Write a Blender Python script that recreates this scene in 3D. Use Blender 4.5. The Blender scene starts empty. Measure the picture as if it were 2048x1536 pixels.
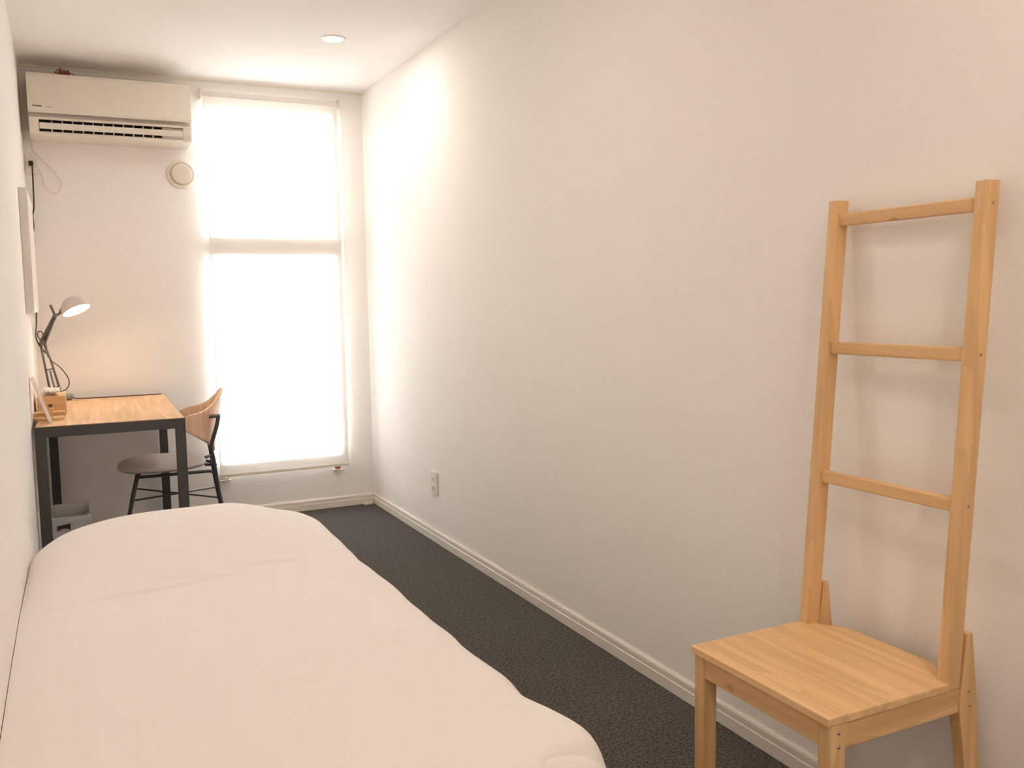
import bpy, bmesh, math, random
from mathutils import Vector, Matrix
random.seed(7)
SC = bpy.context.scene
COL = SC.collection
XR, XL, YF, YB, H = 1.587, -0.160, 5.171, -1.30, 2.403      # room shell (metres)

# ------------------------------------------------------------------ materials
def mat(name, col, rough=0.6, metal=0.0, spec=0.5):
    m = bpy.data.materials.new(name); m.use_nodes = True
    b = m.node_tree.nodes['Principled BSDF']
    b.inputs['Base Color'].default_value = (*col, 1)
    b.inputs['Roughness'].default_value = rough
    b.inputs['Metallic'].default_value = metal
    b.inputs['Specular IOR Level'].default_value = spec
    return m
def bump(m, scale, strength, dist=0.002, detail=4, stretch=(1, 1, 1), kind='ShaderNodeTexNoise'):
    nt = m.node_tree; b = nt.nodes['Principled BSDF']
    tc = nt.nodes.new('ShaderNodeTexCoord'); mp = nt.nodes.new('ShaderNodeMapping')
    mp.inputs['Scale'].default_value = stretch
    n = nt.nodes.new(kind); n.inputs['Scale'].default_value = scale
    if 'Detail' in n.inputs: n.inputs['Detail'].default_value = detail
    bp = nt.nodes.new('ShaderNodeBump'); bp.inputs['Strength'].default_value = strength
    bp.inputs['Distance'].default_value = dist
    nt.links.new(tc.outputs['Object'], mp.inputs['Vector'])
    nt.links.new(mp.outputs['Vector'], n.inputs['Vector'])
    nt.links.new(n.outputs[0], bp.inputs['Height'])
    nt.links.new(bp.outputs['Normal'], b.inputs['Normal'])
    return n
def ramp_color(m, c1, c2, scale, stretch=(1, 1, 1), detail=5, lo=0.35, hi=0.65, dist=0.0):
    nt = m.node_tree; b = nt.nodes['Principled BSDF']
    tc = nt.nodes.new('ShaderNodeTexCoord'); mp = nt.nodes.new('ShaderNodeMapping')
    mp.inputs['Scale'].default_value = stretch
    n = nt.nodes.new('ShaderNodeTexNoise'); n.inputs['Scale'].default_value = scale
    n.inputs['Detail'].default_value = detail; n.inputs['Distortion'].default_value = dist
    r = nt.nodes.new('ShaderNodeValToRGB')
    r.color_ramp.elements[0].position = lo; r.color_ramp.elements[0].color = (*c1, 1)
    r.color_ramp.elements[1].position = hi; r.color_ramp.elements[1].color = (*c2, 1)
    nt.links.new(tc.outputs['Object'], mp.inputs['Vector'])
    nt.links.new(mp.outputs['Vector'], n.inputs['Vector'])
    nt.links.new(n.outputs[0], r.inputs['Fac'])
    nt.links.new(r.outputs['Color'], b.inputs['Base Color'])
    return r
def wood(name, c1, c2, axis, rough=0.45, knots=True):
    """bamboo / oak: fine streaks running along axis, broad strips across it, few dark nodes"""
    m = mat(name, c1, rough); nt = m.node_tree; b = nt.nodes['Principled BSDF']
    st = [60, 60, 60]; st[axis] = 2.2
    r = ramp_color(m, c1, c2, 1.0, tuple(st), 4, 0.3, 0.72)
    tc = nt.nodes.new('ShaderNodeTexCoord'); mp = nt.nodes.new('ShaderNodeMapping')
    s2 = [38, 38, 38]; s2[axis] = 3.5
    mp.inputs['Scale'].default_value = s2
    v = nt.nodes.new('ShaderNodeTexVoronoi'); v.inputs['Scale'].default_value = 1.0
    rr = nt.nodes.new('ShaderNodeValToRGB')
    rr.color_ramp.elements[0].color = (0.86, 0.84, 0.80, 1); rr.color_ramp.elements[1].color = (1.08, 1.06, 1.04, 1)
    sep = nt.nodes.new('ShaderNodeSeparateColor')
    mx = nt.nodes.new('ShaderNodeMix'); mx.data_type = 'RGBA'; mx.blend_type = 'MULTIPLY'
    mx.inputs['Factor'].default_value = 0.8
    nt.links.new(tc.outputs['Object'], mp.inputs['Vector']); nt.links.new(mp.outputs['Vector'], v.inputs['Vector'])
    nt.links.new(v.outputs['Color'], sep.inputs[0]); nt.links.new(sep.outputs[0], rr.inputs['Fac'])
    nt.links.new(r.outputs['Color'], mx.inputs['A']); nt.links.new(rr.outputs['Color'], mx.inputs['B'])
    last = mx.outputs['Result']
    if knots:
        mp2 = nt.nodes.new('ShaderNodeMapping'); s3 = [9, 9, 9]; s3[axis] = 5.0
        mp2.inputs['Scale'].default_value = s3
        v2 = nt.nodes.new('ShaderNodeTexVoronoi'); v2.inputs['Scale'].default_value = 1.0
        r2 = nt.nodes.new('ShaderNodeValToRGB')
        r2.color_ramp.elements[0].position = 0.0; r2.color_ramp.elements[0].color = (0.45, 0.3, 0.2, 1)
        r2.color_ramp.elements[1].position = 0.085; r2.color_ramp.elements[1].color = (1, 1, 1, 1)
        m2 = nt.nodes.new('ShaderNodeMix'); m2.data_type = 'RGBA'; m2.blend_type = 'MULTIPLY'; m2.inputs['Factor'].default_value = 0.7
        nt.links.new(tc.outputs['Object'], mp2.inputs['Vector']); nt.links.new(mp2.outputs['Vector'], v2.inputs['Vector'])
        nt.links.new(v2.outputs['Distance'], r2.inputs['Fac'])
        nt.links.new(last, m2.inputs['A']); nt.links.new(r2.outputs['Color'], m2.inputs['B'])
        last = m2.outputs['Result']
    nt.links.new(last, b.inputs['Base Color'])
    return m

WALLC = (0.86, 0.835, 0.805)
M = {}
M['wall'] = mat('wallpaper', WALLC, 0.9, spec=0.15); bump(M['wall'], 75, 0.15, 0.003, 4)
M['ceil'] = mat('ceiling_paper', (0.87, 0.85, 0.825), 0.95, spec=0.1); bump(M['ceil'], 60, 0.15, 0.003)
M['base'] = mat('white_baseboard', (0.80, 0.75, 0.68), 0.35)
M['carpet'] = mat('grey_carpet', (0.08, 0.07, 0.062), 1.0, spec=0.05)
ramp_color(M['carpet'], (0.034, 0.031, 0.028), (0.158, 0.145, 0.132), 130, (1, 1, 1), 4, 0.30, 0.70)
bump(M['carpet'], 160, 0.6, 0.005, 3)
M['duvet'] = mat('white_cotton', (0.83, 0.79, 0.76), 0.85, spec=0.15); bump(M['duvet'], 9, 0.22, 0.012, 3)
M['duvet'].node_tree.nodes['Principled BSDF'].inputs['Sheen Weight'].default_value = 0.15
M['mattress'] = mat('mattress_cloth', (0.75, 0.73, 0.70), 0.9)
M['bedwood'] = wood('bed_wood', (0.35, 0.22, 0.12), (0.45, 0.30, 0.17), 1)
BA, BB = (0.64, 0.395, 0.185), (0.76, 0.49, 0.25)
M['bam_x'] = wood('bamboo_x', BA, BB, 0); M['bam_y'] = wood('bamboo_y', BA, BB, 1); M['bam_z'] = wood('bamboo_z', BA, BB, 2)
M['seatb'] = wood('bamboo_seat', (0.68, 0.43, 0.20), (0.81, 0.545, 0.285), 1, 0.4, False)
M['oak'] = wood('desk_oak', (0.66, 0.41, 0.22), (0.80, 0.54, 0.31), 1, 0.5, False)
M['ply'] = wood('plywood_shell', (0.76, 0.50, 0.33), (0.84, 0.58, 0.40), 2, 0.45, False)
M['plyedge'] = mat('plywood_edge', (0.80, 0.56, 0.36), 0.5)
M['boxwood'] = wood('box_wood', (0.60, 0.36, 0.17), (0.72, 0.47, 0.24), 0, 0.5, False)
M['blackm'] = mat('black_metal', (0.048, 0.048, 0.048), 0.45); bump(M['blackm'], 200, 0.08, 0.001)
M['tube'] = mat('dark_tube', (0.045, 0.05, 0.058), 0.35)
M['seat_fabric'] = mat('grey_seat_fabric', (0.50, 0.47, 0.44), 0.75); bump(M['seat_fabric'], 500, 0.3, 0.001)
M['ac'] = mat('ac_plastic', (0.76, 0.70, 0.62), 0.4)
M['acdark'] = mat('ac_dark', (0.02, 0.018, 0.015), 0.7)
M['ink'] = mat('dark_ink', (0.06, 0.055, 0.05), 0.6)
M['paleink'] = mat('pale_ink', (0.40, 0.37, 0.34), 0.6)
M['white'] = mat('white_plastic', (0.80, 0.76, 0.70), 0.4)
M['cream'] = mat('cream_plastic', (0.78, 0.72, 0.63), 0.45)
M['whitecord'] = mat('white_cord', (0.76, 0.71, 0.65), 0.5)
M['blackcord'] = mat('black_cord', (0.03, 0.025, 0.022), 0.5)
M['browncord'] = mat('brown_cord', (0.10, 0.055, 0.035), 0.5)
M['steel'] = mat('lamp_steel', (0.17, 0.175, 0.17), 0.35, 0.6)
M['screw'] = mat('screw_metal', (0.45, 0.42, 0.38), 0.35, 0.8)
M['shade'] = mat('lamp_shade_paint', (0.60, 0.53, 0.50), 0.45)
M['red'] = mat('red_brown', (0.28, 0.08, 0.045), 0.7)
M['redclip'] = mat('red_clip', (0.45, 0.10, 0.07), 0.5)
M['chip'] = mat('pale_yellow', (0.72, 0.70, 0.52), 0.6)
M['bin'] = mat('bin_plastic', (0.50, 0.51, 0.52), 0.5)
M['tissue'] = mat('tissue_paper', (0.88, 0.85, 0.80), 0.9)
M['greyplug'] = mat('grey_plug', (0.25, 0.25, 0.25), 0.5)
M['panel'] = mat('panel_paint', (0.70, 0.655, 0.60), 0.6)
# bin liner: thin frosted plastic
def thin(name, col, trans, rough):
    m = mat(name, col, rough); nt = m.node_tree; b = nt.nodes['Principled BSDF']
    t = nt.nodes.new('ShaderNodeBsdfTransparent'); mx = nt.nodes.new('ShaderNodeMixShader'); mx.inputs[0].default_value = trans
    out = nt.nodes['Material Output']
    nt.links.new(b.outputs[0], mx.inputs[1]); nt.links.new(t.outputs[0], mx.inputs[2]); nt.links.new(mx.outputs[0], out.inputs[0])
    return m
M['liner'] = thin('bin_liner', (0.74, 0.75, 0.77), 0.25, 0.3); bump(M['liner'], 40, 0.5, 0.006)
M['acrylic'] = thin('clear_acrylic', (0.90, 0.85, 0.83), 0.22, 0.15)
M['glass'] = thin('window_glass', (0.9, 0.95, 0.95), 0.92, 0.02)
# blind: diffuse + translucent cloth
def blindmat():
    m = bpy.data.materials.new('blind_cloth'); m.use_nodes = True; nt = m.node_tree; nt.nodes.clear()
    out = nt.nodes.new('ShaderNodeOutputMaterial'); d = nt.nodes.new('ShaderNodeBsdfDiffuse'); t = nt.nodes.new('ShaderNodeBsdfTranslucent')
    mx = nt.nodes.new('ShaderNodeMixShader'); mx.inputs[0].default_value = 0.45
    d.inputs[0].default_value = (0.86, 0.83, 0.80, 1); t.inputs[0].default_value = (0.93, 0.92, 0.91, 1)
    nt.links.new(d.outputs[0], mx.inputs[1]); nt.links.new(t.outputs[0], mx.inputs[2]); nt.links.new(mx.outputs[0], out.inputs[0])
    return m
M['blind'] = blindmat()
def emit(name, col, s):
    m = bpy.data.materials.new(name); m.use_nodes = True; nt = m.node_tree; nt.nodes.clear()
    out = nt.nodes.new('ShaderNodeOutputMaterial'); e = nt.nodes.new('ShaderNodeEmission')
    e.inputs[0].default_value = (*col, 1); e.inputs[1].default_value = s
    nt.links.new(e.outputs[0], out.inputs[0]); return m
M['lens'] = emit('downlight_lens', (1.0, 0.95, 0.88), 6)
M['bulb'] = emit('lamp_bulb', (1.0, 0.86, 0.68), 10)

# ------------------------------------------------------------------ mesh helpers
def box(bm, x0, x1, y0, y1, z0, z1, bev=0.0, seg=2):
    r = bmesh.ops.create_cube(bm, size=1.0)
    for v in r['verts']:
        v.co = Vector((x0 + (v.co.x + .5) * (x1 - x0), y0 + (v.co.y + .5) * (y1 - y0), z0 + (v.co.z + .5) * (z1 - z0)))
    if bev > 0:
        es = list({e for v in r['verts'] for e in v.link_edges})
        bmesh.ops.bevel(bm, geom=es, offset=bev, segments=seg, profile=0.6, affect='EDGES')
def prism(bm, prof, axis, a0, a1, bev=0.0):
    """polygon prof (2D) extruded along axis from a0 to a1. axis 'x': prof=(y,z); 'y': (x,z); 'z': (x,y)"""
    def P(p, a): return {'x': (a, p[0], p[1]), 'y': (p[0], a, p[1]), 'z': (p[0], p[1], a)}[axis]
    v0 = [bm.verts.new(P(p, a0)) for p in prof]; v1 = [bm.verts.new(P(p, a1)) for p in prof]
    n = len(prof); fs = [bm.faces.new(v0), bm.faces.new(v1[::-1])]
    for i in range(n): fs.append(bm.faces.new([v0[i], v0[(i + 1) % n], v1[(i + 1) % n], v1[i]]))
    bmesh.ops.recalc_face_normals(bm, faces=fs)
    if bev > 0:
        es = list({e for f in fs for e in f.edges})
        bmesh.ops.bevel(bm, geom=es, offset=bev, segments=2, profile=0.6, affect='EDGES')
def catmull(pts, n=8):
    pts = [Vector(p) for p in pts]
    if len(pts) < 3: return pts
    out = []
    for i in range(len(pts) - 1):
        p0 = pts[max(i - 1, 0)]; p1 = pts[i]; p2 = pts[i + 1]; p3 = pts[min(i + 2, len(pts) - 1)]
        for k in range(n):
            t = k / n
            out.append(0.5 * ((2 * p1) + (p2 - p0) * t + (2 * p0 - 5 * p1 + 4 * p2 - p3) * t * t + (3 * p1 - p0 - 3 * p2 + p3) * t ** 3))
    out.append(pts[-1]); return out
def tube(bm, pts, r, seg=10, smooth=0, closed=False):
    if smooth: pts = catmull(pts, smooth)
    pts = [Vector(p) for p in pts]; rings = []; n = len(pts)
    t = (pts[1] - pts[0]).normalized(); ref = Vector((0, 0, 1)) if abs(t.z) < 0.9 else Vector((1, 0, 0))
    u = t.cross(ref).normalized()
    for i, p in enumerate(pts):
        if i == 0: d = pts[1] - pts[0]
        elif i == n - 1: d = pts[-1] - pts[-2]
        else: d = (pts[i + 1] - p).normalized() + (p - pts[i - 1]).normalized()
        d.normalize(); u = (u - d * u.dot(d)).normalized(); v = d.cross(u)
        rr = r[i] if isinstance(r, (list, tuple)) else r
        rings.append([bm.verts.new(p + (u * math.cos(a) + v * math.sin(a)) * rr) for a in [2 * math.pi * k / seg for k in range(seg)]])
    for i in range(n - 1):
        for k in range(seg):
            f = bm.faces.new([rings[i][k], rings[i][(k + 1) % seg], rings[i + 1][(k + 1) % seg], rings[i + 1][k]]); f.smooth = True
    bm.faces.new(rings[0][::-1]); bm.faces.new(rings[-1])
def lathe(bm, prof, origin, direction=(0, 0, 1), seg=32, cap=False):
    """prof: list of (r, h) revolved about direction"""
    d = Vector(direction).normalized(); ref = Vector((0, 0, 1)) if abs(d.z) < 0.9 else Vector((1, 0, 0))
    u = d.cross(ref).normalized(); v = d.cross(u); o = Vector(origin); rings = []
    for (r, h) in prof:
        if r < 1e-6: rings.append([bm.verts.new(o + d * h)])
        else: rings.append([bm.verts.new(o + d * h + (u * math.cos(2 * math.pi * k / seg) + v * math.sin(2 * math.pi * k / seg)) * r) for k in range(seg)])
    for a, b in zip(rings, rings[1:]):
        for k in range(seg):
            q = [a[k % len(a)], a[(k + 1) % len(a)], b[(k + 1) % len(b)], b[k % len(b)]]
            q = list(dict.fromkeys(q))
            if len(q) > 2:
                f = bm.faces.new(q); f.smooth = True
    if cap:
        for r_ in (rings[0], rings[-1]):
            if len(r_) > 2: bm.faces.new(r_)
    bmesh.ops.recalc_face_normals(bm, faces=bm.faces)
def disc(bm, c, r, d, h, seg=24): lathe(bm, [(0, 0), (r, 0), (r, h), (0, h)], c, d, seg)

ROOTLOC = {}
def obj(name, bm, material, parent=None, label=None, autosmooth=False, local=False):
    me = bpy.data.meshes.new(name)
    root = parent
    while root is not None and root.parent is not None: root = root.parent
    if root is not None and not local:
        off = ROOTLOC.get(root.name, Vector((0, 0, 0)))
        for v in bm.verts: v.co -= off
    bm.to_mesh(me); bm.free()
    if autosmooth:
        for p in me.polygons: p.use_smooth = True
        try: me.set_sharp_from_angle(angle=math.radians(35))
        except Exception: pass
    o = bpy.data.objects.new(name, me); COL.objects.link(o)
    me.materials.append(material)
    if parent is not None: o.parent = parent
    if label: o['label'] = label
    return o
def thing(name, label, cat, loc, rotz=0.0, group=None):
    o = bpy.data.objects.new(name, None); COL.objects.link(o)
    o.location = loc; o.rotation_euler = (0, 0, rotz); o.empty_display_size = 0.1
    o['label'] = label; o['category'] = cat
    if group: o['group'] = group
    ROOTLOC[o.name] = Vector(loc); return o
def tag(o, label, cat, group=None):
    o['label'] = label; o['category'] = cat
    if group: o['group'] = group
    return o
def struct(name, bm, m, parent=None, **k):
    o = obj(name, bm, m, parent, **k)
    if parent is None: o['kind'] = 'structure'
    return o
def B(): return bmesh.new()

# ------------------------------------------------------------------ room shell
bm = B(); box(bm, XL - .1, XR + .1, YB - .1, YF + .12, -.08, 0); struct('floor', bm, M['carpet'])
bm = B(); box(bm, XL - .1, XR + .1, YB - .1, YF + .12, H, H + .08); struct('ceiling', bm, M['ceil'])
bm = B(); box(bm, XL - .1, XL, YB, YF + .12, 0, H); struct('wall_left', bm, M['wall'])
bm = B(); box(bm, XR, XR + .1, YB, YF + .12, 0, H); struct('wall_right', bm, M['wall'])
bm = B(); box(bm, XL, XR, YB - .1, YB, 0, H); struct('wall_back', bm, M['wall'])
WX0, WX1, WZ0, WZ1 = 0.706, 1.400, 0.305, 2.282
bm = B()
box(bm, XL, WX0, YF, YF + .12, 0, H); box(bm, WX1, XR, YF, YF + .12, 0, H)
box(bm, WX0, WX1, YF, YF + .12, 0, WZ0); box(bm, WX0, WX1, YF, YF + .12, WZ1, H)
struct('wall_far', bm, M['wall'])
# baseboards with a groove line and bevelled top (profile: distance from wall, height)
PB = [(0, 0), (.010, 0), (.010, .034), (.0085, .0355), (.0065, .0365), (.0065, .0385), (.0085, .040), (.0085, .054), (.006, .060), (0, .060)]
bm = B(); prism(bm, [(XR - d, z) for d, z in PB], 'y', YB, YF); struct('baseboard_right', bm, M['base'])
bm = B(); prism(bm, [(YF - d, z) for d, z in PB], 'x', XL + .010, XR - .010); struct('baseboard_far', bm, M['base'])
bm = B(); prism(bm, [(XL + d, z) for d, z in PB], 'y', YB, YF); struct('baseboard_left', bm, M['base'])
bm = B(); prism(bm, [(YF, H - .013), (YF - .006, H - .013), (YF - .006, H - .004), (YF - .010, H), (YF, H)], 'x', XL, XR); struct('trim_1', bm, M['base'])
# window behind the blind
bm = B()
fw = .012
box(bm, WX0, WX0 + fw, YF + .005, YF + .06, WZ0, WZ1); box(bm, WX1 - fw, WX1, YF + .005, YF + .06, WZ0, WZ1)
box(bm, WX0 + fw, WX1 - fw, YF + .005, YF + .06, WZ0, WZ0 + .02); box(bm, WX0 + fw, WX1 - fw, YF + .005, YF + .06, WZ1 - .03, WZ1)
box(bm, WX0 + fw, WX1 - fw, YF - .022, YF + .06, 1.468, 1.566)
win = struct('window_1', bm, M['white'])
for z0, z1 in ((WZ0 + .02, 1.468), (1.572, WZ1 - .03)):
    bm = B(); box(bm, WX0 + fw, WX1 - fw, YF + .045, YF + .049, z0, z1); struct('pane', bm, M['glass'], win)

# ------------------------------------------------------------------ roller blind
bl = thing('roller_blind', 'white roller blind pulled down over the tall glowing window', 'blind', (1.065, YF - .03, 2.33))
YBL = YF - .036
bm = B(); n = 12
for i in range(n):
    z0 = .262 + (2.318 - .262) * i / n; z1 = .262 + (2.318 - .262) * (i + 1) / n
    box(bm, .700, 1.428, YBL - .0004, YBL + .0004, z0, z1)
bmesh.ops.remove_doubles(bm, verts=bm.verts, dist=1e-5)
obj('blind_fabric', bm, M['blind'], bl)
bm = B(); lathe(bm, [(0, 0), (.016, 0), (.016, .735), (0, .735)], (.697, YF - .026, 2.322), (1, 0, 0), 20); obj('roller_tube', bm, M['white'], bl, autosmooth=True)
for x in (.686, 1.434):
    bm = B(); box(bm, x, x + .010, YF - .050, YF - .001, 2.292, 2.348, .003); obj('bracket', bm, M['cream'], bl)
bm = B(); box(bm, .698, 1.430, YBL - .006, YBL + .006, .247, .264, .004); obj('hem_bar', bm, M['cream'], bl, label='slim cream hem bar along the bottom edge')
bm = B()
cl = [(1.444, YF - .075, 2.30), (1.440, YF - .075, 1.9), (1.434, YF - .075, 1.45), (1.428, YF - .075, 1.16), (1.434, YF - .075, 1.135), (1.442, YF - .07, 1.16), (1.448, YF - .068, 1.45), (1.452, YF - .068, 1.9), (1.452, YF - .068, 2.30)]
tube(bm, cl, .0016, 6, 6); obj('pull_chain', bm, M['white'], bl)
# hold-down clips on the wall under the blind
for i, x in enumerate((.731, 1.366)):
    c = thing('blind_clip', ['small white hold-down clip under the left end of the blind, beside the desk chair', 'small hold-down clip with a red insert under the right end of the blind'][i], 'clip', (x, YF - .02, .232))
    bm = B(); box(bm, x - .028, x + .028, YF - .028, YF, .222, .229, .003); box(bm, x - .020, x + .020, YF - .012, YF, .229, .246, .002); obj('clip_base', bm, M['cream'], c)
    bm = B(); box(bm, x - .014, x + .014, YF - .024, YF - .013, .230, .243, .003); obj('insert', bm, M['redclip'] if i else M['whitecord'], c)

# ------------------------------------------------------------------ ceiling downlight
dl = thing('ceiling_downlight', 'round white recessed downlight glowing in the ceiling', 'ceiling light', (1.155, 4.17, H))
bm = B(); lathe(bm, [(.046, -.0005), (.058, -.0005), (.058, .003), (.054, .005), (.048, .005), (.046, .003), (.046, -.0005)], (1.155, 4.17, H), (0, 0, -1), 40); obj('trim_ring', bm, M['white'], dl, autosmooth=True)
bm = B(); disc(bm, (1.155, 4.17, H - .0022), .0455, (0, 0, 1), .002, 40); obj('lens', bm, M['lens'], dl)

# ------------------------------------------------------------------ air conditioner
ac = thing('air_conditioner', 'cream wall-mounted air conditioner high beside the window', 'air conditioner', (.245, YF, 2.05))
X0, X1 = -.122, .614
def yy(d): return YF - d
bm = B(); prism(bm, [(yy(.001), 2.03), (yy(.001), 2.322), (yy(.195), 2.322), (yy(.205), 2.318), (yy(.205), 2.13), (yy(.200), 2.126), (yy(.200), 2.100), (yy(.165), 2.100), (yy(.165), 2.03)], 'x', X0, X1); obj('body', bm, M['ac'], ac, autosmooth=True)
bm = B(); prism(bm, [(yy(.205), 2.128), (yy(.205), 2.319), (yy(.222), 2.316), (yy(.228), 2.30), (yy(.240), 2.140), (yy(.236), 2.128)], 'x', X0 - .001, X1 + .001, .002); obj('front_panel', bm, M['ac'], ac, autosmooth=True)
capprof = [(yy(.165), 2.03), (yy(.165), 2.108), (yy(.234), 2.108), (yy(.239), 2.102), (yy(.232), 2.062), (yy(.212), 2.036), (yy(.20), 2.030)]
bm = B()
prism(bm, capprof, 'x', X0 + .001, X0 + .042, .002); prism(bm, capprof, 'x', X1 - .042, X1 - .001, .002)
prism(bm, [(yy(.226), 2.0965), (yy(.218), 2.1075), (yy(.234), 2.108), (yy(.239), 2.102), (yy(.238), 2.0965)], 'x', X0 + .042, X1 - .042)
prism(bm, [(yy(.165), 2.030), (yy(.165), 2.036), (yy(.214), 2.044), (yy(.218), 2.038), (yy(.205), 2.030)], 'x', X0 + .042, X1 - .042)
obj('outlet_frame', bm, M['ac'], ac, autosmooth=True)
bm = B(); box(bm, X0 + .042, X1 - .042, yy(.1785), yy(.1655), 2.036, 2.0995); box(bm, X0 + .042, X1 - .042, yy(.2175), yy(.179), 2.0972, 2.0995); obj('dark_cavity', bm, M['acdark'], ac, label='dark air outlet slot')
bm = B(); prism(bm, [(yy(.230), 2.078), (yy(.236), 2.082), (yy(.229), 2.054), (yy(.222), 2.055)], 'x', X0 + .044, X1 - .044); obj('louver', bm, M['ac'], ac)
for k in range(12):
    x = X0 + .095 + k * .0455
    bm = B(); box(bm, x, x + .005, yy(.215), yy(.179), 2.046, 2.0968); obj('fin', bm, M['cream'], ac)
bm = B(); box(bm, .475, X1 - .043, yy(.216), yy(.179), 2.046, 2.0968); obj('side_plate', bm, M['ac'], ac)
def textmesh(name, s, size, m, parent, loc, rotx=math.radians(90), ext=.0006, sx=1.0, rotz=0):
    cu = bpy.data.curves.new(name, 'FONT'); cu.body = s; cu.size = size; cu.extrude = ext; cu.offset = size * .02
    t = bpy.data.objects.new(name + '_tmp', cu); COL.objects.link(t)
    dg = bpy.context.evaluated_depsgraph_get(); me = bpy.data.meshes.new_from_object(t.evaluated_get(dg))
    bpy.data.objects.remove(t)
    mtx = Matrix.Translation(Vector(loc)) @ Matrix.Rotation(rotz, 4, 'Z') @ Matrix.Rotation(rotx, 4, 'X') @ Matrix.Diagonal((sx, 1, 1, 1))
    me.transform(mtx)
    bmm = B(); bmm.from_mesh(me); bpy.data.meshes.remove(me)
    return obj(name, bmm, m, parent)
textmesh('logo', 'Panasonic', .0125, M['ink'], ac, (-.103, yy(.2398), 2.155), math.radians(86.0), sx=.80).__setitem__('label', 'dark maker lettering')
bm = B(); box(bm, -.044, -.020, yy(.2400), yy(.2385), 2.1555, 2.1585); obj('small_print', bm, M['paleink'], ac)
bm = B()
for x, w_ in ((.565, .003), (.574, .003), (.581, .008), (.593, .010)): box(bm, x, x + w_, yy(.2402), yy(.237), 2.107, 2.110)
obj('indicator_marks', bm, M['paleink'], ac)
bm = B(); tube(bm, [(-.105, yy(.05), 2.032), (-.118, yy(.012), 2.02), (-.118, yy(.006), 1.985), (-.078, yy(.006), 1.937), (-.036, yy(.006), 1.89), (-.006, yy(.006), 1.842), (-.004, yy(.006), 1.80), (-.025, yy(.006), 1.776), (-.05, yy(.006), 1.783), (-.075, yy(.006), 1.815), (-.088, yy(.006), 1.875), (-.11, yy(.006), 1.905), (-.128, yy(.014), 1.918)], .0028, 8, 6)
obj('power_cord', bm, M['whitecord'], ac, label='white cord curling down the wall')
# reddish tangle lying on top of the unit
bm = B(); rnd = random.Random(3)
for k in range(16):
    x = .035 + rnd.uniform(-.042, .035); y = YF - .16 + rnd.uniform(-.03, .03); h = .030 * math.exp(-((x - .035) / .03) ** 2) + .004
    pts = [(x, y, 2.3245), (x + rnd.uniform(-.02, .02), y + rnd.uniform(-.015, .015), 2.326 + h * .8), (x + rnd.uniform(-.03, .03), y + rnd.uniform(-.02, .02), 2.3255)]
    tube(bm, pts, .0022, 6, 5)
tube(bm, [(.03, YF - .16, 2.3245), (.031, YF - .162, 2.345), (.030, YF - .16, 2.364)], .003, 6, 3)
tag(obj('dried_twigs', bm, M['red']), 'small reddish brown tangle lying on top of the air conditioner', 'twigs')

# ------------------------------------------------------------------ round air vent
av = thing('air_vent', 'round cream air vent on the wall left of the blind', 'vent', (.580, YF, 1.897))
c = (.580, YF - .0005, 1.897)
bm = B(); lathe(bm, [(.0, 0), (.077, 0), (.076, .008), (.068, .016), (.060, .018), (.057, .012), (0, .012)], c, (0, -1, 0), 48); obj('vent_ring', bm, M['cream'], av, autosmooth=True)
bm = B(); lathe(bm, [(0, .013), (.050, .013), (.0535, .018), (.053, .030), (.046, .034), (.020, .036), (0, .036)], c, (0, -1, 0), 48); obj('vent_cap', bm, M['cream'], av, autosmooth=True)

# ------------------------------------------------------------------ wall outlet, left corner, and cable cover
wo = thing('wall_outlet', 'white wall socket below the air conditioner in the left corner', 'outlet', (-.128, YF, 1.915))
bm = B(); box(bm, -.156, -.098, YF - .009, YF - .0005, 1.868, 1.962, .003); obj('cover_plate', bm, M['white'], wo)
bm = B(); box(bm, -.142, -.112, YF - .011, YF - .0085, 1.895, 1.935, .002); obj('socket', bm, M['cream'], wo)
bm = B(); box(bm, -.1545, -.1435, YF - .012, YF - .0005, 1.190, 1.530, .003); box(bm, -.1575, -.1405, YF - .020, YF - .0005, 1.178, 1.206, .003)
tag(obj('cable_cover', bm, M['white']), 'slim white cable cover running down the left corner above the lamp', 'cable cover')
# flat panel mounted on the left wall over the desk
pn = thing('wall_panel', 'tall pale flat panel fixed to the left wall above the desk', 'panel', (XL, 4.45, 1.18))
bm = B(); box(bm, XL + .0005, XL + .030, 4.215, 4.80, 1.178, 1.688, .0015); obj('panel_board', bm, M['panel'], pn)
bm = B(); box(bm, XL + .0302, XL + .0325, 4.220, 4.795, 1.183, 1.683, .0008); obj('panel_face', bm, M['white'], pn)

# ------------------------------------------------------------------ right wall outlet
ro = thing('wall_outlet', 'white double wall socket low on the long right wall', 'outlet', (XR, 4.146, .30))
bm = B(); box(bm, XR - .009, XR - .0005, 4.107, 4.187, .238, .358, .0035); obj('cover_plate', bm, M['white'], ro)
for z in (.272, .318):
    bm = B(); box(bm, XR - .0115, XR - .0085, 4.128, 4.166, z - .014, z + .014, .002); so = obj('socket', bm, M['cream'], ro)
    bm = B()
    for dy in (-.007, .005): box(bm, XR - .0120, XR - .0114, 4.146 + dy, 4.148 + dy, z - .006, z + .006)
    obj('slots', bm, M['ink'], so)

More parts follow.
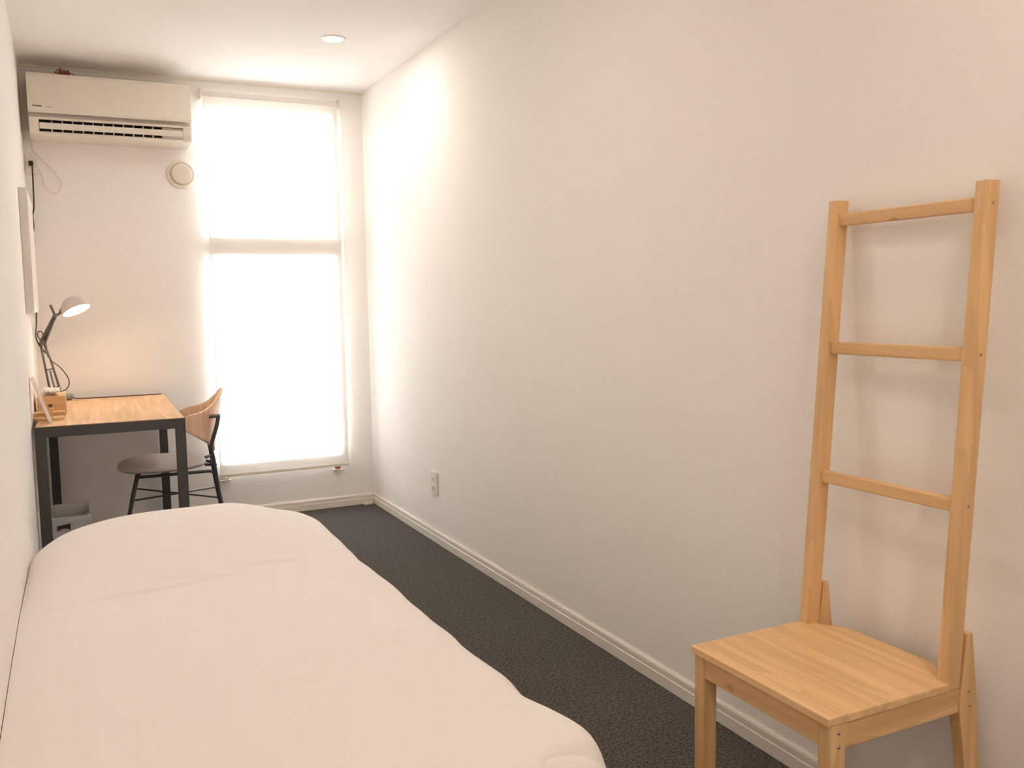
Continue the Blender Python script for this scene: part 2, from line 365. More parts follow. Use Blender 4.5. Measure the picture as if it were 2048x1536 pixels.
# ------------------------------------------------------------------ desk (slightly skewed against the wall)
DR = math.radians(-1.1)
DL = Vector((-.150, 3.985, 0))
dk = thing('desk', 'oak-topped writing desk with a square black metal frame under the lamp', 'desk', tuple(DL), DR)
W_, L_, ZT = .562, 1.140, .728
def dk_obj(name, bm, m, parent=dk, **k): return obj(name, bm, m, parent, local=True, **k)
bm = B(); box(bm, .004, W_ - .004, .004, L_ - .004, ZT - .020, ZT + .003, .0015); dk_obj('desk_top', bm, M['oak'])
for nm, (x0, x1, y0, y1) in {'a': (.0, W_, .0, .036), 'b': (.0, W_, L_ - .036, L_), 'c': (0, .036, .036, L_ - .036), 'd': (W_ - .036, W_, .036, L_ - .036)}.items():
    bm = B(); box(bm, x0, x1, y0, y1, ZT - .042, ZT, .0015); dk_obj('frame_rail', bm, M['blackm'])
for x in (0, W_ - .040):
    for y in (0, L_ - .040):
        bm = B(); box(bm, x, x + .040, y, y + .040, .004, ZT - .040, .0015); lg = dk_obj('leg', bm, M['blackm'])
        bm = B(); box(bm, x + .004, x + .036, y + .004, y + .036, 0, .0045); dk_obj('foot_pad', bm, M['ink'], lg)

# thin cord with a grey plug lying along the back edge of the desk
ZD = ZT + .003
pc = thing('extension_cord', 'grey plug and thin dark cord lying along the back edge of the desk', 'cord', (-.02, 5.08, ZD))
bm = B(); lathe(bm, [(0, 0), (.013, 0), (.017, .008), (.017, .030), (.010, .038), (0, .038)], (-.045, 5.075, ZD + .018), (1, .05, 0), 16); obj('plug', bm, M['greyplug'], pc, autosmooth=True)
bm = B(); tube(bm, [(-.008, 5.078, ZD + .016), (.01, 5.085, ZD + .006), (.10, 5.100, ZD + .003), (.25, 5.099, ZD + .003), (.415, 5.098, ZD + .003)], .0028, 8, 6); obj('cord', bm, M['browncord'], pc)

# ------------------------------------------------------------------ desk lamp
LM = thing('desk_lamp', 'spring-arm desk lamp, lit, with a pale domed shade on the desk', 'lamp', (-.075, 4.85, ZD))
bm = B(); lathe(bm, [(0, 0), (.042, 0), (.043, .008), (.038, .016), (.016, .022), (.010, .030), (.010, .05), (0, .05)], (-.080, 4.85, ZD), (0, 0, 1), 28); obj('base', bm, M['steel'], LM, autosmooth=True)
P0 = Vector((-.082, 4.85, .800)); P1 = Vector((-.122, 4.85, 1.035)); P2 = Vector((-.062, 4.85, 1.162))
def armpair(a, b, off, nm, m):
    d = (b - a).normalized(); nrm = Vector((d.z, 0, -d.x))
    bm = B()
    for s in (-1, 1):
        for dy in (-.012, .012):
            tube(bm, [a + nrm * off * s + Vector((0, dy, 0)), b + nrm * off * s * .45 + Vector((0, dy, 0))], .0048, 8)
    tube(bm, [a.lerp(b, .45) - nrm * off, a.lerp(b, .45) + nrm * off], .003, 6)
    o = obj(nm, bm, m, LM)
    bm = B(); s0 = a.lerp(b, .08) ; s1 = a.lerp(b, .42); pts = []
    for k in range(100):
        t = k / 99; an = k * 2 * math.pi / 6
        pts.append(s0.lerp(s1, t) + nrm * (.0045 * math.cos(an)) + Vector((0, .0045 * math.sin(an), 0)))
    tube(bm, pts, .0012, 5); obj('spring', bm, M['steel'], o)
armpair(P0, P1, .022, 'lower_arm', M['steel'])
armpair(P1, P2, .010, 'upper_arm', M['steel'])
for p, r_ in ((P0, .014), (P1, .014), (P2, .010)):
    bm = B(); lathe(bm, [(0, -.018), (r_, -.018), (r_, .018), (0, .018)], p, (0, 1, 0), 16)
    d = Vector((0, 0, 1))
    if r_ > .012: prism(bm, [(p.x - .018, p.z - .006), (p.x + .018, p.z - .012), (p.x + .014, p.z + .022), (p.x - .006, p.z + .018)], 'y', p.y - .006, p.y + .006)
    obj('joint', bm, M['steel'], LM, autosmooth=True)
bm = B(); tube(bm, [P2, (-.072, 4.85, 1.190), (-.079, 4.845, 1.212)], [.005, .006, .0065], 10); obj('tension_handle', bm, M['steel'], LM)
HD = Vector((.36, -.30, -.885)).normalized()
HC = Vector((.014, 4.845, 1.228))                    # shade apex side centre
R_ = .067
apex = HC - HD * .022
bm = B()
prof = [(R_ * math.sin(a), R_ * (1 - math.cos(a)) * 1.08) for a in [math.radians(90 * k / 14) for k in range(15)]]
inner = [(max(r - .0025, 0), h + .0025) for r, h in prof[::-1]]
inner[-1] = (0, inner[-1][1]); inner[0] = (R_ - .0025, prof[-1][1])
lathe(bm, prof + inner, apex, HD, 40); obj('lamp_shade', bm, M['shade'], LM, autosmooth=True)
bm = B(); tube(bm, [P2, (-.054, 4.847, 1.164), (-.040, 4.846, 1.172), (-.030, 4.846, 1.196)], .0055, 10)
obj('swivel_arm', bm, M['steel'], LM)
bm = B(); tube(bm, [P1.lerp(P2, .05), P1.lerp(P2, .5), P2], [.010, .008, .006], 10); obj('arm_cover', bm, M['steel'], LM)
bm = B(); tube(bm, [(-.040, 4.846, 1.172), (-.030, 4.846, 1.196)], .007, 10); obj('shade_collar', bm, M['steel'], LM)
bm = B(); c0 = apex + HD * .036; lathe(bm, [(0, -.03), (.013, -.028), (.016, -.01), (.028, .004), (.030, .014), (.022, .028), (0, .034)], c0, HD, 24); obj('bulb', bm, M['bulb'], LM, autosmooth=True)
bm = B(); tube(bm, [(-.128, yy(.012), 1.918), (-.124, yy(.034), 1.912), (-.125, yy(.034), 1.88), (-.126, yy(.028), 1.80), (-.129, yy(.026), 1.70), (-.137, yy(.026), 1.66), (-.136, yy(.020), 1.60), (-.149, yy(.015), 1.534)], .0034, 8, 6)
obj('upper_cord', bm, M['blackcord'], LM)
bm = B(); tube(bm, [(-.149, yy(.016), 1.178), (-.150, yy(.09), 1.12), (-.151, 4.90, 1.065), (-.140, 4.86, 1.028), (-.126, 4.85, 1.004), (-.112, 4.835, .985)], .0028, 8, 6)
pcord = obj('power_cord', bm, M['blackcord'], LM, label='black cord rising to the wall socket')
bm = B(); box(bm, -.140, -.119, yy(.036), yy(.0115), 1.905, 1.928, .004); obj('plug', bm, M['blackcord'], pcord)
bm = B(); tube(bm, [(-.122, 4.85, 1.04), (-.132, 4.825, 1.050), (-.141, 4.825, 1.072), (-.136, 4.825, 1.087), (-.125, 4.825, 1.088), (-.118, 4.825, 1.076), (-.122, 4.822, 1.05), (-.116, 4.82, 1.024), (-.107, 4.82, .981), (-.089, 4.82, .947), (-.054, 4.81, .915), (-.027, 4.80, .873), (-.019, 4.80, .841), (-.030, 4.80, .812), (-.052, 4.81, .801), (-.080, 4.83, .800)], .0026, 8, 6)
obj('arm_cord', bm, M['browncord'], LM, label='brown cord looping beside the arm')

# ------------------------------------------------------------------ wooden tissue box
tb = thing('tissue_box', 'light wooden tissue box at the left end of the desk', 'tissue box', (-.097, 4.52, ZD))
bm = B(); bx0, bx1, by0, by1, bz = -.149, -.035, 4.400, 4.640, ZD + .074
box(bm, bx0, bx1, by0, by0 + .008, ZD, bz, .001); box(bm, bx0, bx1, by1 - .008, by1, ZD, bz, .001)
box(bm, bx0, bx0 + .008, by0 + .008, by1 - .008, ZD, bz, .001); box(bm, bx1 - .008, bx1, by0 + .008, by1 - .008, ZD, bz, .001)
box(bm, bx0 + .008, bx1 - .008, by0 + .008, by1 - .008, ZD, ZD + .006)
obj('box_shell', bm, M['boxwood'], tb)
bm = B(); box(bm, bx0 + .0005, -.112, by0 + .0005, by1 - .0005, bz, bz + .007, .001); box(bm, -.072, bx1 - .0005, by0 + .0005, by1 - .0005, bz, bz + .007, .001)
box(bm, -.112, -.072, by0 + .0005, by0 + .05, bz, bz + .007); box(bm, -.112, -.072, by1 - .05, by1 - .0005, bz, bz + .007)
obj('lid', bm, M['boxwood'], tb)
bm = B(); nx, ny = 16, 14; vs = {}
for i in range(nx):
    for j in range(ny):
        u = i / (nx - 1) * 2 - 1; v = j / (ny - 1)
        x = -.105 + .040 * u * (1 - .3 * v) + .006 * math.sin(7 * u + 4 * v); y = 4.50 + .020 * math.sin(5 * u + 2 * v) + .045 * v * (1 if u < 0 else -1) * abs(u)
        z = bz - .004 + .042 * v + .008 * math.sin(9 * u) * v - .012 * u * u * v
        vs[i, j] = bm.verts.new((max(x, -.151), y, z))
for i in range(nx - 1):
    for j in range(ny - 1):
        bm.faces.new([vs[i, j], vs[i + 1, j], vs[i + 1, j + 1], vs[i, j + 1]]).smooth = True
ti = obj('tissue', bm, M['tissue'], tb); md = ti.modifiers.new('s', 'SOLIDIFY'); md.thickness = .0015
bm = B()
for s in range(2):
    vs = {}
    for i in range(12):
        for j in range(8):
            u = i / 11 * 2 - 1; v = j / 7
            vs[i, j] = bm.verts.new((-.088 + .030 * u, 4.47 - .045 * v * (1 - s) + s * .03 * v + .006 * math.sin(8 * u + s), bz + .005 + .034 * math.sin(math.pi * (.25 + .55 * v)) + .004 * math.sin(11 * u + 3 * s)))
    for i in range(11):
        for j in range(7): bm.faces.new([vs[i, j], vs[i + 1, j], vs[i + 1, j + 1], vs[i, j + 1]]).smooth = True
t2 = obj('tissue_fold', bm, M['tissue'], ti); md = t2.modifiers.new('s', 'SOLIDIFY'); md.thickness = .0015
bm = B(); box(bm, -.104, -.089, by0 - .0012, by0 + .0005, .765, .779); obj('box_label', bm, M['ink'], tb, label='small black label')

# ------------------------------------------------------------------ wooden stand in front of the box
ws = thing('wooden_stand', 'small wooden holder with an oval base in front of the tissue box', 'holder', (-.098, 4.22, ZD))
def oval(bm, cx, cy, rx, ry, z0, z1, n=36, p=2.6):
    pr = [(cx + rx * math.copysign(abs(math.cos(t)) ** (2 / p), math.cos(t)), cy + ry * math.copysign(abs(math.sin(t)) ** (2 / p), math.sin(t))) for t in [2 * math.pi * k / n for k in range(n)]]
    prism(bm, pr, 'z', z0, z1, .002)
bm = B(); oval(bm, -.099, 4.215, .058, .050, ZD, ZD + .013); obj('oval_base', bm, M['boxwood'], ws, autosmooth=True)
bm = B(); box(bm, -.118, -.082, 4.205, 4.235, ZD + .013, ZD + .050, .002); obj('upright', bm, M['boxwood'], ws)
bm = B(); box(bm, -.1575, -.0385, 4.262, 4.290, ZD, ZD + .030, .004); box(bm, -.118, -.082, 4.235, 4.262, ZD + .018, ZD + .030, .002); obj('back_bar', bm, M['boxwood'], ws)

# ------------------------------------------------------------------ acrylic sign leaning on the wall
bm = B()
prism(bm, [(-.096, ZD), (-.086, ZD), (-.1465, .920), (-.1560, .918)], 'y', 4.060, 4.150, .001)
tag(obj('acrylic_sign', bm, M['acrylic']), 'clear acrylic sign leaning against the left wall at the desk corner', 'sign')

# ------------------------------------------------------------------ desk chair
dc = thing('desk_chair', 'desk chair with curved plywood back, grey seat and dark tube legs', 'chair', (.41, 4.60, 0))
bm = B(); nu, nv = 40, 9; rings = []
def seat_pt(a, k):
    # outline: pointed-oval plan, front toward -x
    ca, sa = math.cos(a), math.sin(a)
    rx, ry = .200, .205
    x = .352 + rx * math.copysign(abs(ca) ** .85, ca); y = 4.60 + ry * math.copysign(abs(sa) ** .85, sa) * (1 - .10 * ca)
    return x, y
for k in range(nv + 1):
    f = k / nv; rr = math.cos(f * math.pi / 2) ** .55 if f < 1 else 0
    rings.append((rr, .444 + .030 * math.sin(f * math.pi / 2)))
prof_under = [(.0, .424), (.80, .424), (.95, .430), (1.0, .440)]
allr = prof_under + [(r, z) for r, z in rings]
vr = []
for rr, z in allr:
    if rr < 1e-4: vr.append([bm.verts.new((.352, 4.60, z))])
    else:
        ring = []
        for k in range(nu):
            x, y = seat_pt(2 * math.pi * k / nu, 0)
            ring.append(bm.verts.new((.352 + (x - .352) * rr, 4.60 + (y - 4.60) * rr, z)))
        vr.append(ring)
for a_, b_ in zip(vr, vr[1:]):
    for k in range(nu):
        q = list(dict.fromkeys([a_[k % len(a_)], a_[(k + 1) % len(a_)], b_[(k + 1) % len(b_)], b_[k % len(b_)]]))
        if len(q) > 2: bm.faces.new(q).smooth = True
bmesh.ops.recalc_face_normals(bm, faces=bm.faces)
obj('seat', bm, M['seat_fabric'], dc, autosmooth=True)
# curved plywood back shell
def shell(t, v):
    """t -1..1 across (near -> far), v 0..1 bottom -> top"""
    s = abs(t)
    y = 4.60 + .205 * math.sin(t * math.pi / 2) ** 1 * (1 if True else 1)
    zt = .702 + .093 * math.exp(-(s / .40) ** 2) - .014 * s - .12 * max(0, s - .86); zb = .487 + .145 * s ** 1.05
    if s > .9: zb += (s - .9) * .25
    z = zb + (zt - zb) * v
    lean = .17 * (z - .50)
    x = .592 + lean - .165 * (1 - math.cos(t * math.pi / 2)) ** .9 - .012 * s
    return Vector((x, y, z))
bm = B(); NT, NV = 32, 14; th = .010
g = [[None] * (NV + 1) for _ in range(NT + 1)]
for i in range(NT + 1):
    for j in range(NV + 1): g[i][j] = bm.verts.new(shell(-1 + 2 * i / NT, j / NV))
for i in range(NT):
    for j in range(NV): bm.faces.new([g[i][j], g[i + 1][j], g[i + 1][j + 1], g[i][j + 1]]).smooth = True
so = obj('backrest', bm, M['ply'], dc, label='bent plywood backrest'); so.data.materials.append(M['plyedge'])
md = so.modifiers.new('s', 'SOLIDIFY'); md.thickness = .010; md.offset = 0; md.material_offset_rim = 1
# metal frame
rt = .0085
for yn, s in ((4.445, -1), (4.755, 1)):
    bm = B(); tube(bm, [(.246, yn + .01 * s, .422), (.205, yn, .26), (.155, yn - .005 * s, .008)], .0095, 10); lg = obj('leg', bm, M['tube'], dc)
    bm = B(); disc(bm, (.155, yn - .005 * s, 0), .011, (0, 0, 1), .009, 12); obj('foot_cap', bm, M['ink'], lg)
    bm = B(); tube(bm, [(.612, yn, .672), (.600, yn, .62), (.574, yn, .535), (.582, yn, .46), (.600, yn, .30), (.648, yn - .004 * s, .008)], .0095, 10, 4); lg = obj('leg', bm, M['tube'], dc)
    bm = B(); disc(bm, (.648, yn - .004 * s, 0), .011, (0, 0, 1), .009, 12); obj('foot_cap', bm, M['ink'], lg)
    bm = B(); tube(bm, [(.250, yn + .01 * s, .412), (.56, yn, .414), (.592, yn, .404)], rt * .9, 10); obj('side_rail', bm, M['tube'], dc)
    bm = B(); xs = shell(s * .62, .8).x; tube(bm, [(xs + .018, yn - .03 * s, .668), (.620, yn - .004 * s, .676)], .0085, 10); obj('back_bracket', bm, M['steel'], dc)
for pa, pb in (((.545, 4.70, .438), (.590, 4.752, .442)), ((.545, 4.50, .438), (.590, 4.448, .442)), ((.250, 4.455, .412), (.250, 4.745, .412)), ((.585, 4.445, .420), (.585, 4.755, .420))):
    bm = B(); tube(bm, [pa, pb], .0075, 8); obj('seat_support', bm, M['tube'], dc)
for a_, b_ in (((.216, 4.447, .303), (.612, 4.753, .276)), ((.216, 4.753, .303), (.612, 4.447, .279))):
    bm = B(); tube(bm, [a_, b_], .0042, 8); obj('cross_stretcher', bm, M['tube'], dc)

dc.rotation_euler.z = math.radians(-5); dc.location.x += .010
# ------------------------------------------------------------------ waste bin
wb = thing('waste_bin', 'small grey waste bin lined with a plastic bag under the desk', 'bin', (-.05, 4.53, 0))
def rrect(cx, cy, hx, hy, r, n=6):
    out = []
    for qx, qy, a0 in ((1, 1, 0), (-1, 1, 90), (-1, -1, 180), (1, -1, 270)):
        for k in range(n + 1):
            a = math.radians(a0 + 90 * k / n); out.append((cx + qx * (hx - r) + r * math.cos(a), cy + qy * (hy - r) + r * math.sin(a)))
    return out
def loft(bm, loops):
    vl = [[bm.verts.new(p) for p in lp] for lp in loops]
    for a_, b_ in zip(vl, vl[1:]):
        for k in range(len(a_)): bm.faces.new([a_[k], a_[(k + 1) % len(a_)], b_[(k + 1) % len(b_)], b_[k]]).smooth = True
    return vl
bcx, bcy, ZB = -.050, 4.53, .268
ax0 = bcx
bm = B(); L = []
for hx, hy, z in ((.066, .095, .002), (.078, .108, .15), (.084, .115, ZB), (.080, .111, ZB), (.073, .104, .15), (.060, .090, .008)): L.append([(x, y, z) for x, y in rrect(bcx, bcy, hx, hy, .022)])
vl = loft(bm, L); bm.faces.new(vl[0][::-1]); bm.faces.new(vl[-1]); bmesh.ops.recalc_face_normals(bm, faces=bm.faces)
obj('bin_body', bm, M['bin'], wb, autosmooth=True)
bm = B(); L = []; rnd = random.Random(5)
for idx, (hx, hy, z, wob) in enumerate(((.081, .112, .13, .004), (.085, .116, .19, .004), (.088, .119, ZB - .02, .003), (.0885, .1195, ZB + .004, .002), (.083, .114, ZB + .008, .002), (.078, .109, ZB - .01, .003), (.074, .105, ZB - .07, .004))):
    lp = []
    for k, (x, y) in enumerate(rrect(bcx, bcy, hx, hy, .022, 10)):
        w1 = wob * math.sin(k * 1.9 + idx * .8) + wob * .6 * math.sin(k * 3.7 + idx); d = Vector((x - bcx, y - bcy)).normalized()
        lp.append((max(x + d.x * w1, XL + .013), y + d.y * w1, z + .004 * math.sin(k * .9) + .003 * math.sin(k * 2.3) + .012 * ((y - bcy) / hy > .8)))
    L.append(lp)
loft(bm, L); obj('bin_liner', bm, M['liner'], wb, label='crinkled translucent grey plastic liner')
bm = B(); pr = []
for k in range(9): pr.append((-.100 + .052 * k / 8, .214 + .010 * math.sin(math.pi * k / 8)))
pr += [(-.047, .242), (-.099, .236)]
prism(bm, pr, 'y', bcy - .1290, bcy - .1262); obj('handle_slot', bm, M['acdark'], wb, label='dark handle slot showing through')

# ------------------------------------------------------------------ ladder-backed bamboo chair
ch = thing('ladder_back_chair', 'bamboo chair with a tall three-rung ladder back against the right wall', 'chair', (1.35, 1.324, 0))
Y0, Y1 = 1.128, 1.521
bm = B(); prism(bm, [(1.157, Y0), (1.467, Y0), (1.527, Y0 + .088), (1.527, Y1 - .088), (1.467, Y1), (1.157, Y1)], 'z', .434, .450, .0025); obj('seat', bm, M['seatb'], ch)
def post_x(z): return 1.4635 + (z - .45) * .076
for yc in (Y0 + .0145, Y1 - .0145):
    s = 1 if yc < 1.3 else -1
    bm = B(); prism(bm, [(post_x(.4348), .4348), (post_x(.4348) + .034, .4348), (post_x(1.400) + .034, 1.400), (post_x(1.400), 1.400)], 'y', yc - .0135, yc + .0135, .0025); p_ = obj('back_post', bm, M['bam_z'], ch)
    if s > 0:
        for z in (1.358, 1.076, .790):
            bm = B(); disc(bm, (post_x(z) + .017, yc - .0133, z), .0035, (0, -1, 0), .0008, 12); obj('screw', bm, M['screw'], p_)
for z in (1.357, 1.075, .787):
    bm = B(); x = post_x(z) + .008; box(bm, x, x + .018, Y0 + .026, Y1 - .026, z - .0135, z + .0135, .003); obj('rung', bm, M['bam_y'], ch)
for yc in (Y0 + .018, Y1 - .018):
    s = 1 if yc < 1.3 else -1
    bm = B(); prism(bm, [(1.165, .001), (1.197, .001), (1.200, .380), (1.206, .4345), (1.165, .4345)], 'y', yc - .0165, yc + .0155, .003); lg = obj('leg', bm, M['bam_z'], ch)
    if s > 0:
        for z in (.418, .392):
            bm = B(); disc(bm, (1.183, yc - .0165, z), .0033, (0, -1, 0), .0008, 12); obj('screw', bm, M['screw'], lg)
    # rear leg: wedge rising behind the post, bending back to the wall
    yl = Y0 + .012 if s > 0 else Y1 - .012
    bm = B(); prism(bm, [(1.538, .001), (1.575, .001), (1.556, .300), (1.546, .400), (1.528, .540), (1.513, .540), (1.5005, .435), (1.497, .385), (1.511, .300)], 'y', yl - .0125, yl + .0125, .0025); lg = obj('leg', bm, M['bam_z'], ch)
    if s > 0:
        for z in (.425, .395):
            bm = B(); disc(bm, (1.520 + (.425 - z) * .15, yl - .0125, z), .0033, (0, -1, 0), .0008, 12); obj('screw', bm, M['screw'], lg)
    ya = Y0 + .005 if s > 0 else Y1 - .005
    bm = B(); box(bm, 1.199, 1.508, min(ya, ya + s * .018), max(ya, ya + s * .018), .384, .4345, .0015); obj('side_rail', bm, M['bam_x'], ch)
bm = B(); box(bm, 1.168, 1.186, Y0 + .032, Y1 - .032, .386, .4345, .0015); obj('front_rail', bm, M['bam_y'], ch)
bm = B(); box(bm, 1.512, 1.530, Y0 + .024, Y1 - .024, .380, .432, .0015); obj('rear_rail', bm, M['bam_y'], ch)

# ------------------------------------------------------------------ bed and duvet cover
bd = thing('bed', 'single bed along the left wall, hidden beneath the white cover', 'bed', (.28, 2.3, 0))
BX0, BX1, BY0, BY1 = -.140, .660, 1.26, 3.30
bm = B(); box(bm, BX0, BX1, BY0, BY1, .20, .395, .03, 3); obj('mattress', bm, M['mattress'], bd)
bm = B(); box(bm, BX0, BX1, BY0, BY1, .13, .199, .004); obj('bed_base', bm, M['bedwood'], bd)
for x in (BX0 + .01, BX1 - .07):
    for y in (BY0 + .01, BY1 - .07):
        bm = B(); box(bm, x, x + .06, y, y + .06, 0, .131, .003); obj('leg', bm, M['bedwood'], bd)
XE, YN, YE, RC, RW = .748, 1.150, 3.435, .16, .055
def sdf(x, y):
    # outline open toward the wall: right edge XE, near YN, far YE, rounded corners
    cy = (YN + YE) / 2; hy = (YE - YN) / 2
    rc = RC if y < cy else .34
    dx = x - (XE - rc); dy = abs(y - cy) - (hy - rc)
    if dx > 0 and dy > 0:
        l = math.hypot(dx, dy); n_ = Vector((dx / l, dy / l * (1 if y > cy else -1))); return l - rc, n_
    if dx > dy: return dx - rc, Vector((1, 0))
    return dy - rc, Vector((0, 1 if y > cy else -1))
def lut(t, x):
    """smooth table lookup (Hermite with finite-difference tangents)"""
    if x <= t[0][0]: return t[0][1]
    if x >= t[-1][0]: return t[-1][1]
    n = len(t)
    def tan(k):
        if k == 0 or k == n - 1: return 0
        return (t[k + 1][1] - t[k - 1][1]) / (t[k + 1][0] - t[k - 1][0])
    for k in range(n - 1):
        if x <= t[k + 1][0]:
            h = t[k + 1][0] - t[k][0]; f = (x - t[k][0]) / h
            return ((2 * f ** 3 - 3 * f * f + 1) * t[k][1] + (f ** 3 - 2 * f * f + f) * h * tan(k)
                    + (-2 * f ** 3 + 3 * f * f) * t[k + 1][1] + (f ** 3 - f * f) * h * tan(k + 1))
CREST = [(-.165, -.034), (-.141, -.006), (-.11, .014), (-.053, .040), (.022, .062), (.113, .077), (.205, .083), (.365, .082), (.47, .078), (.55, .058), (.62, .034), (.70, .012)]
RISE = [(2.48, 0), (2.60, .10), (2.78, .50), (2.98, .90), (3.14, 1.0), (3.26, .98), (3.40, .70)]
FALL = [(3.14, 0), (3.26, .012), (3.40, .055)]
def top_h(x, y):
    # pillow lying under the cover at the far end
    z = .430 + lut(CREST, x) * lut(RISE, y) - lut(FALL, y)
    z += .006 * math.sin(2.3 * x + 1.1) * math.sin(1.9 * y + .4) + .003 * math.sin(6.1 * x + 3.0 * y) + .002 * math.sin(9.0 * y - 4 * x)
    # slight fall toward the wall and a shallow overall crown
    z -= .018 * max(0, (-.03 - x) / .12) ** 2
    # crease in front of the pillow
    def crease(x0, x1, y0, s, dep, wd):
        if x0 - .05 < x < x1 + .05:
            f = max(0, min(1, (x - x0 + .05) / .05)) * max(0, min(1, (x1 + .05 - x) / .05))
            yc = y0 + s * (x - x0) + .006 * math.sin(24 * x)
            return -dep * f * math.exp(-((y - yc) / wd) ** 2) + dep * .9 * f * math.exp(-((y - yc - wd * 2.2) / (wd * 1.6)) ** 2)
        return 0
    z += crease(-.12, .05, 2.535, .10, .0030, .006)
    z += crease(.06, .34, 2.545, .16, .0050, .007)
    z += crease(.22, .30, 2.63, -.30, .0025, .006)
    z += crease(.40, .60, 2.66, -.10, .0030, .008)
    z += crease(.10, .30, 3.00, .10, .0018, .008)
    z += crease(.36, .44, 2.44, .25, .0018, .007)
    z += crease(.42, .62, 1.86, .12, .0030, .030)
    z += crease(.30, .50, 1.76, .05, .0020, .022)
    if y < 1.50: z -= .030 * min(1, (1.50 - y) / .30) ** 2
    # gathers where the cover turns down over the near corner
    cx_, cy_ = XE - RC, YN + RC
    if x > cx_ and y < cy_ + .05:
        r_ = math.hypot(x - cx_, y - cy_); ph = math.atan2(cy_ - y, x - cx_)
        k_ = max(0, min(1, (r_ - .015) / .10)); k_ = k_ * k_ * (3 - 2 * k_)
        z -= .034 * k_ * max(0, math.sin(13 * ph + .3)) ** 2 * min(1, max(0, (ph + .35) / .3))
    # long soft folds
    z += .0035 * math.exp(-((x - .36 - .05 * math.sin(2 * y)) / .020) ** 2) * math.exp(-((y - 2.15) / .35) ** 2)
    z += .0030 * math.exp(-((x + .02 - .03 * y * .3) / .016) ** 2) * math.exp(-((y - 1.95) / .45) ** 2)
    return z
EDGE = [(1.15, 0.0441), (1.2, 0.0447), (1.28, 0.0484), (1.36, 0.0694), (1.45, 0.0522), (1.55, 0.0296), (1.65, 0.0379), (1.8, 0.0269), (2.0, 0.03), (2.2, 0.0293), (2.4, 0.0327), (2.6, 0.0178), (2.8, 0.0191), (3.0, 0.0185), (3.2, 0.0186)]
def edge_wave(y, x): return lut(EDGE, y) + .0015 * math.sin(27 * y + 1)
bm = B(); NX, NY = 150, 270; DROP = .36
gx0, gx1, gy0, gy1 = -.1585, XE + DROP, YN - DROP, YE + DROP
V_ = {}
for i in range(NX + 1):
    for j in range(NY + 1):
        x = gx0 + (gx1 - gx0) * i / NX; y = gy0 + (gy1 - gy0) * j / NY
        s, n_ = sdf(x, y)
        d = s + RW
        if d <= 0:
            P = Vector((x, y, top_h(x, y)))
        else:
            bx, by = x - n_.x * d, y - n_.y * d
            zt = top_h(bx, by); q = RW * math.pi / 2; d = min(d, DROP + RW * .5)
            if d < q:
                a = d / RW; o_ = RW * math.sin(a); z = zt - RW * (1 - math.cos(a))
            else:
                hang = d - q; o_ = RW + hang * .06; z = zt - RW - hang
            ang = math.atan2(by - 2.3, bx - .3)
            arc = (by * 1.0 if abs(n_.x) > .99 else 0) + (bx if abs(n_.y) > .99 else 0) + (math.atan2(n_.y, n_.x) * .45 if 0 < abs(n_.x) < .99 else 0)
            k = min(1, max(0, (d - .02) / .16))
            corner = abs(n_.x * n_.y) * 2
            fold = (.010 + .016 * corner) * k * math.sin(arc * (26 if corner < .05 else 30) + 1.5 * math.sin(arc * 7))
            o_ += fold + .012 * k
            if by < 2 and corner > 0:
                k2 = min(1, max(0, (d + .0) / .10)) * corner ** .5
                ph = math.atan2(-n_.y, n_.x)
                o_ += .012 * k2 * math.sin(15 * ph + .8); z -= .010 * k2 * (1 + math.sin(15 * ph + 3.6 + 6 * d))
            P = Vector((bx + n_.x * o_, by + n_.y * o_, max(z, .03)))
        # outline waves of the free (right) side
        f = max(0, min(1, (P.x - .45) / .25))
        P.x += edge_wave(P.y, P.x) * f
        P.x = max(P.x, -.1585)
        V_[i, j] = bm.verts.new(P)
for i in range(NX):
    for j in range(NY): bm.faces.new([V_[i, j], V_[i + 1, j], V_[i + 1, j + 1], V_[i, j + 1]]).smooth = True
bmesh.ops.remove_doubles(bm, verts=bm.verts, dist=.0004)
bmesh.ops.recalc_face_normals(bm, faces=bm.faces)
dv = obj('duvet_cover', bm, M['duvet'])
tag(dv, 'large plain white cover spread over the bed along the left wall', 'bedding')

# pale scrap on the carpet in the far corner
bm = B(); prism(bm, [(1.512, 5.118), (1.560, 5.120), (1.566, 5.140), (1.540, 5.150), (1.508, 5.142)], 'z', .0005, .012, .003)
tag(obj('floor_wedge', bm, M['chip']), 'small pale yellowish piece on the carpet in the far corner', 'wedge')

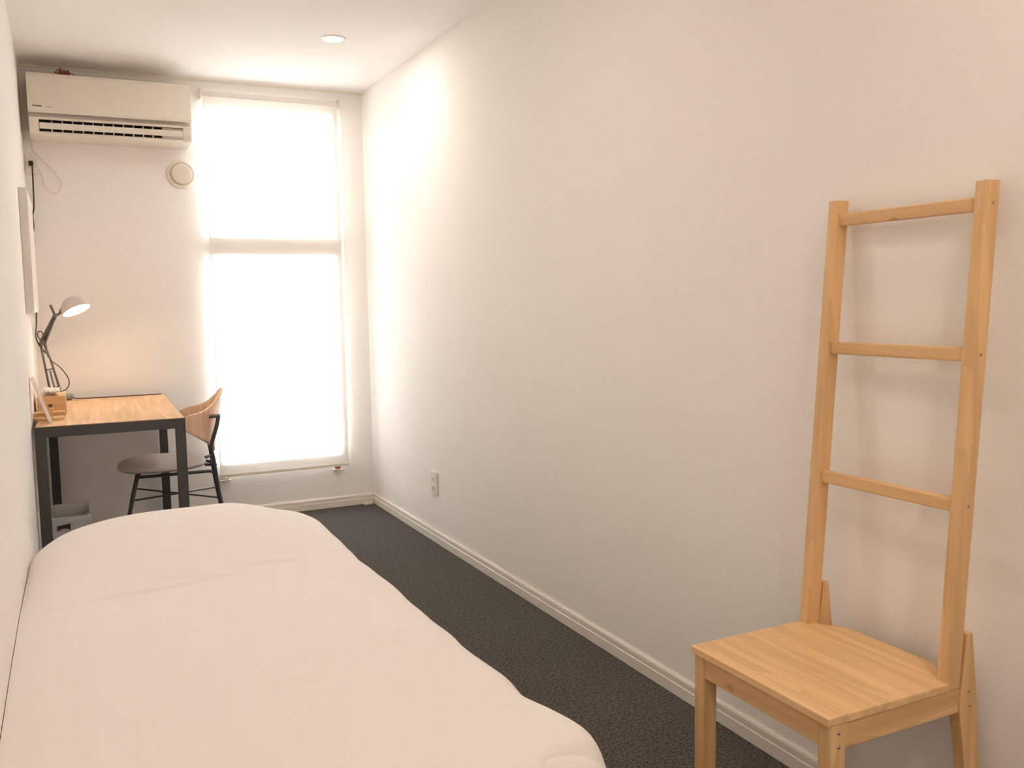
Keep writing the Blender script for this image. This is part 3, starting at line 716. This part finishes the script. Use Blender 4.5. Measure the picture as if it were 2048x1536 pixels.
# ------------------------------------------------------------------ lights
def area(name, loc, dirv, size, power, col, shape='DISK', size_y=None, spread=180):
    l = bpy.data.lights.new(name, 'AREA'); l.shape = shape; l.size = size
    if size_y: l.size_y = size_y
    l.energy = power; l.color = col; l.spread = math.radians(spread)
    o = bpy.data.objects.new(name, l); COL.objects.link(o); o.location = loc
    o.rotation_euler = Vector(dirv).to_track_quat('-Z', 'Y').to_euler()
    return o
WARM = (1.0, .86, .73)
area('light_downlight_or_fill', (1.155, 4.17, H - .008), (0, 0, -1), .085, 3.7, (1.0, .89, .79))
area('light_downlight_or_fill', (1.32, .60, H - .008), (0, 0, -1), .15, 4.0, WARM)
area('light_downlight_or_fill', (.60, 2.35, H - .008), (0, 0, -1), .10, 3.9, WARM)  # added fill over the bed, brightens cover and middle of right wall; no fixture
area('light_downlight_or_fill', (.40, -.60, H - .008), (0, 0, -1), .10, 10.5, WARM)  # added fill behind the camera, lifts the dim lower walls; unseen, no fixture
area('light_lamp', tuple(apex + HD * .078), tuple(HD), .06, 0.68, (1.0, .74, .50))
area('light_window', ((WX0 + WX1) / 2, YF + .30, (WZ0 + WZ1) / 2), (0, -1, 0), WX1 - WX0 + .10, 64, (.93, .97, 1.0), 'RECTANGLE', WZ1 - WZ0 + .10, 58)
w = bpy.data.worlds.new('world'); SC.world = w; w.use_nodes = True
w.node_tree.nodes['Background'].inputs[0].default_value = (.85, .92, 1, 1); w.node_tree.nodes['Background'].inputs[1].default_value = 1.0

# ------------------------------------------------------------------ camera
yaw, pit, rol = .4538, -.0915, -.0178
fwd = Vector((math.sin(yaw) * math.cos(pit), math.cos(yaw) * math.cos(pit), math.sin(pit)))
rt_ = Vector((math.cos(yaw), -math.sin(yaw), 0)); up = rt_.cross(fwd)
r2 = math.cos(rol) * rt_ + math.sin(rol) * up; u2 = -math.sin(rol) * rt_ + math.cos(rol) * up
cam = bpy.data.cameras.new('camera'); cam.sensor_width = 36; cam.lens = 1803 / 2048 * 36; cam.clip_start = .02
co = bpy.data.objects.new('camera', cam); COL.objects.link(co)
co.matrix_world = Matrix(((r2.x, u2.x, -fwd.x, 0), (r2.y, u2.y, -fwd.y, 0), (r2.z, u2.z, -fwd.z, 1.1909), (0, 0, 0, 1)))
SC.camera = co
SC.view_settings.view_transform = 'Standard'; SC.view_settings.look = 'None'; SC.view_settings.gamma = 1; SC.view_settings.use_curve_mapping = False
SC.view_settings.exposure = 0.48
SC.cycles.use_denoising = True
SC.cycles.max_bounces = 14; SC.cycles.diffuse_bounces = 10; SC.cycles.transparent_max_bounces = 12
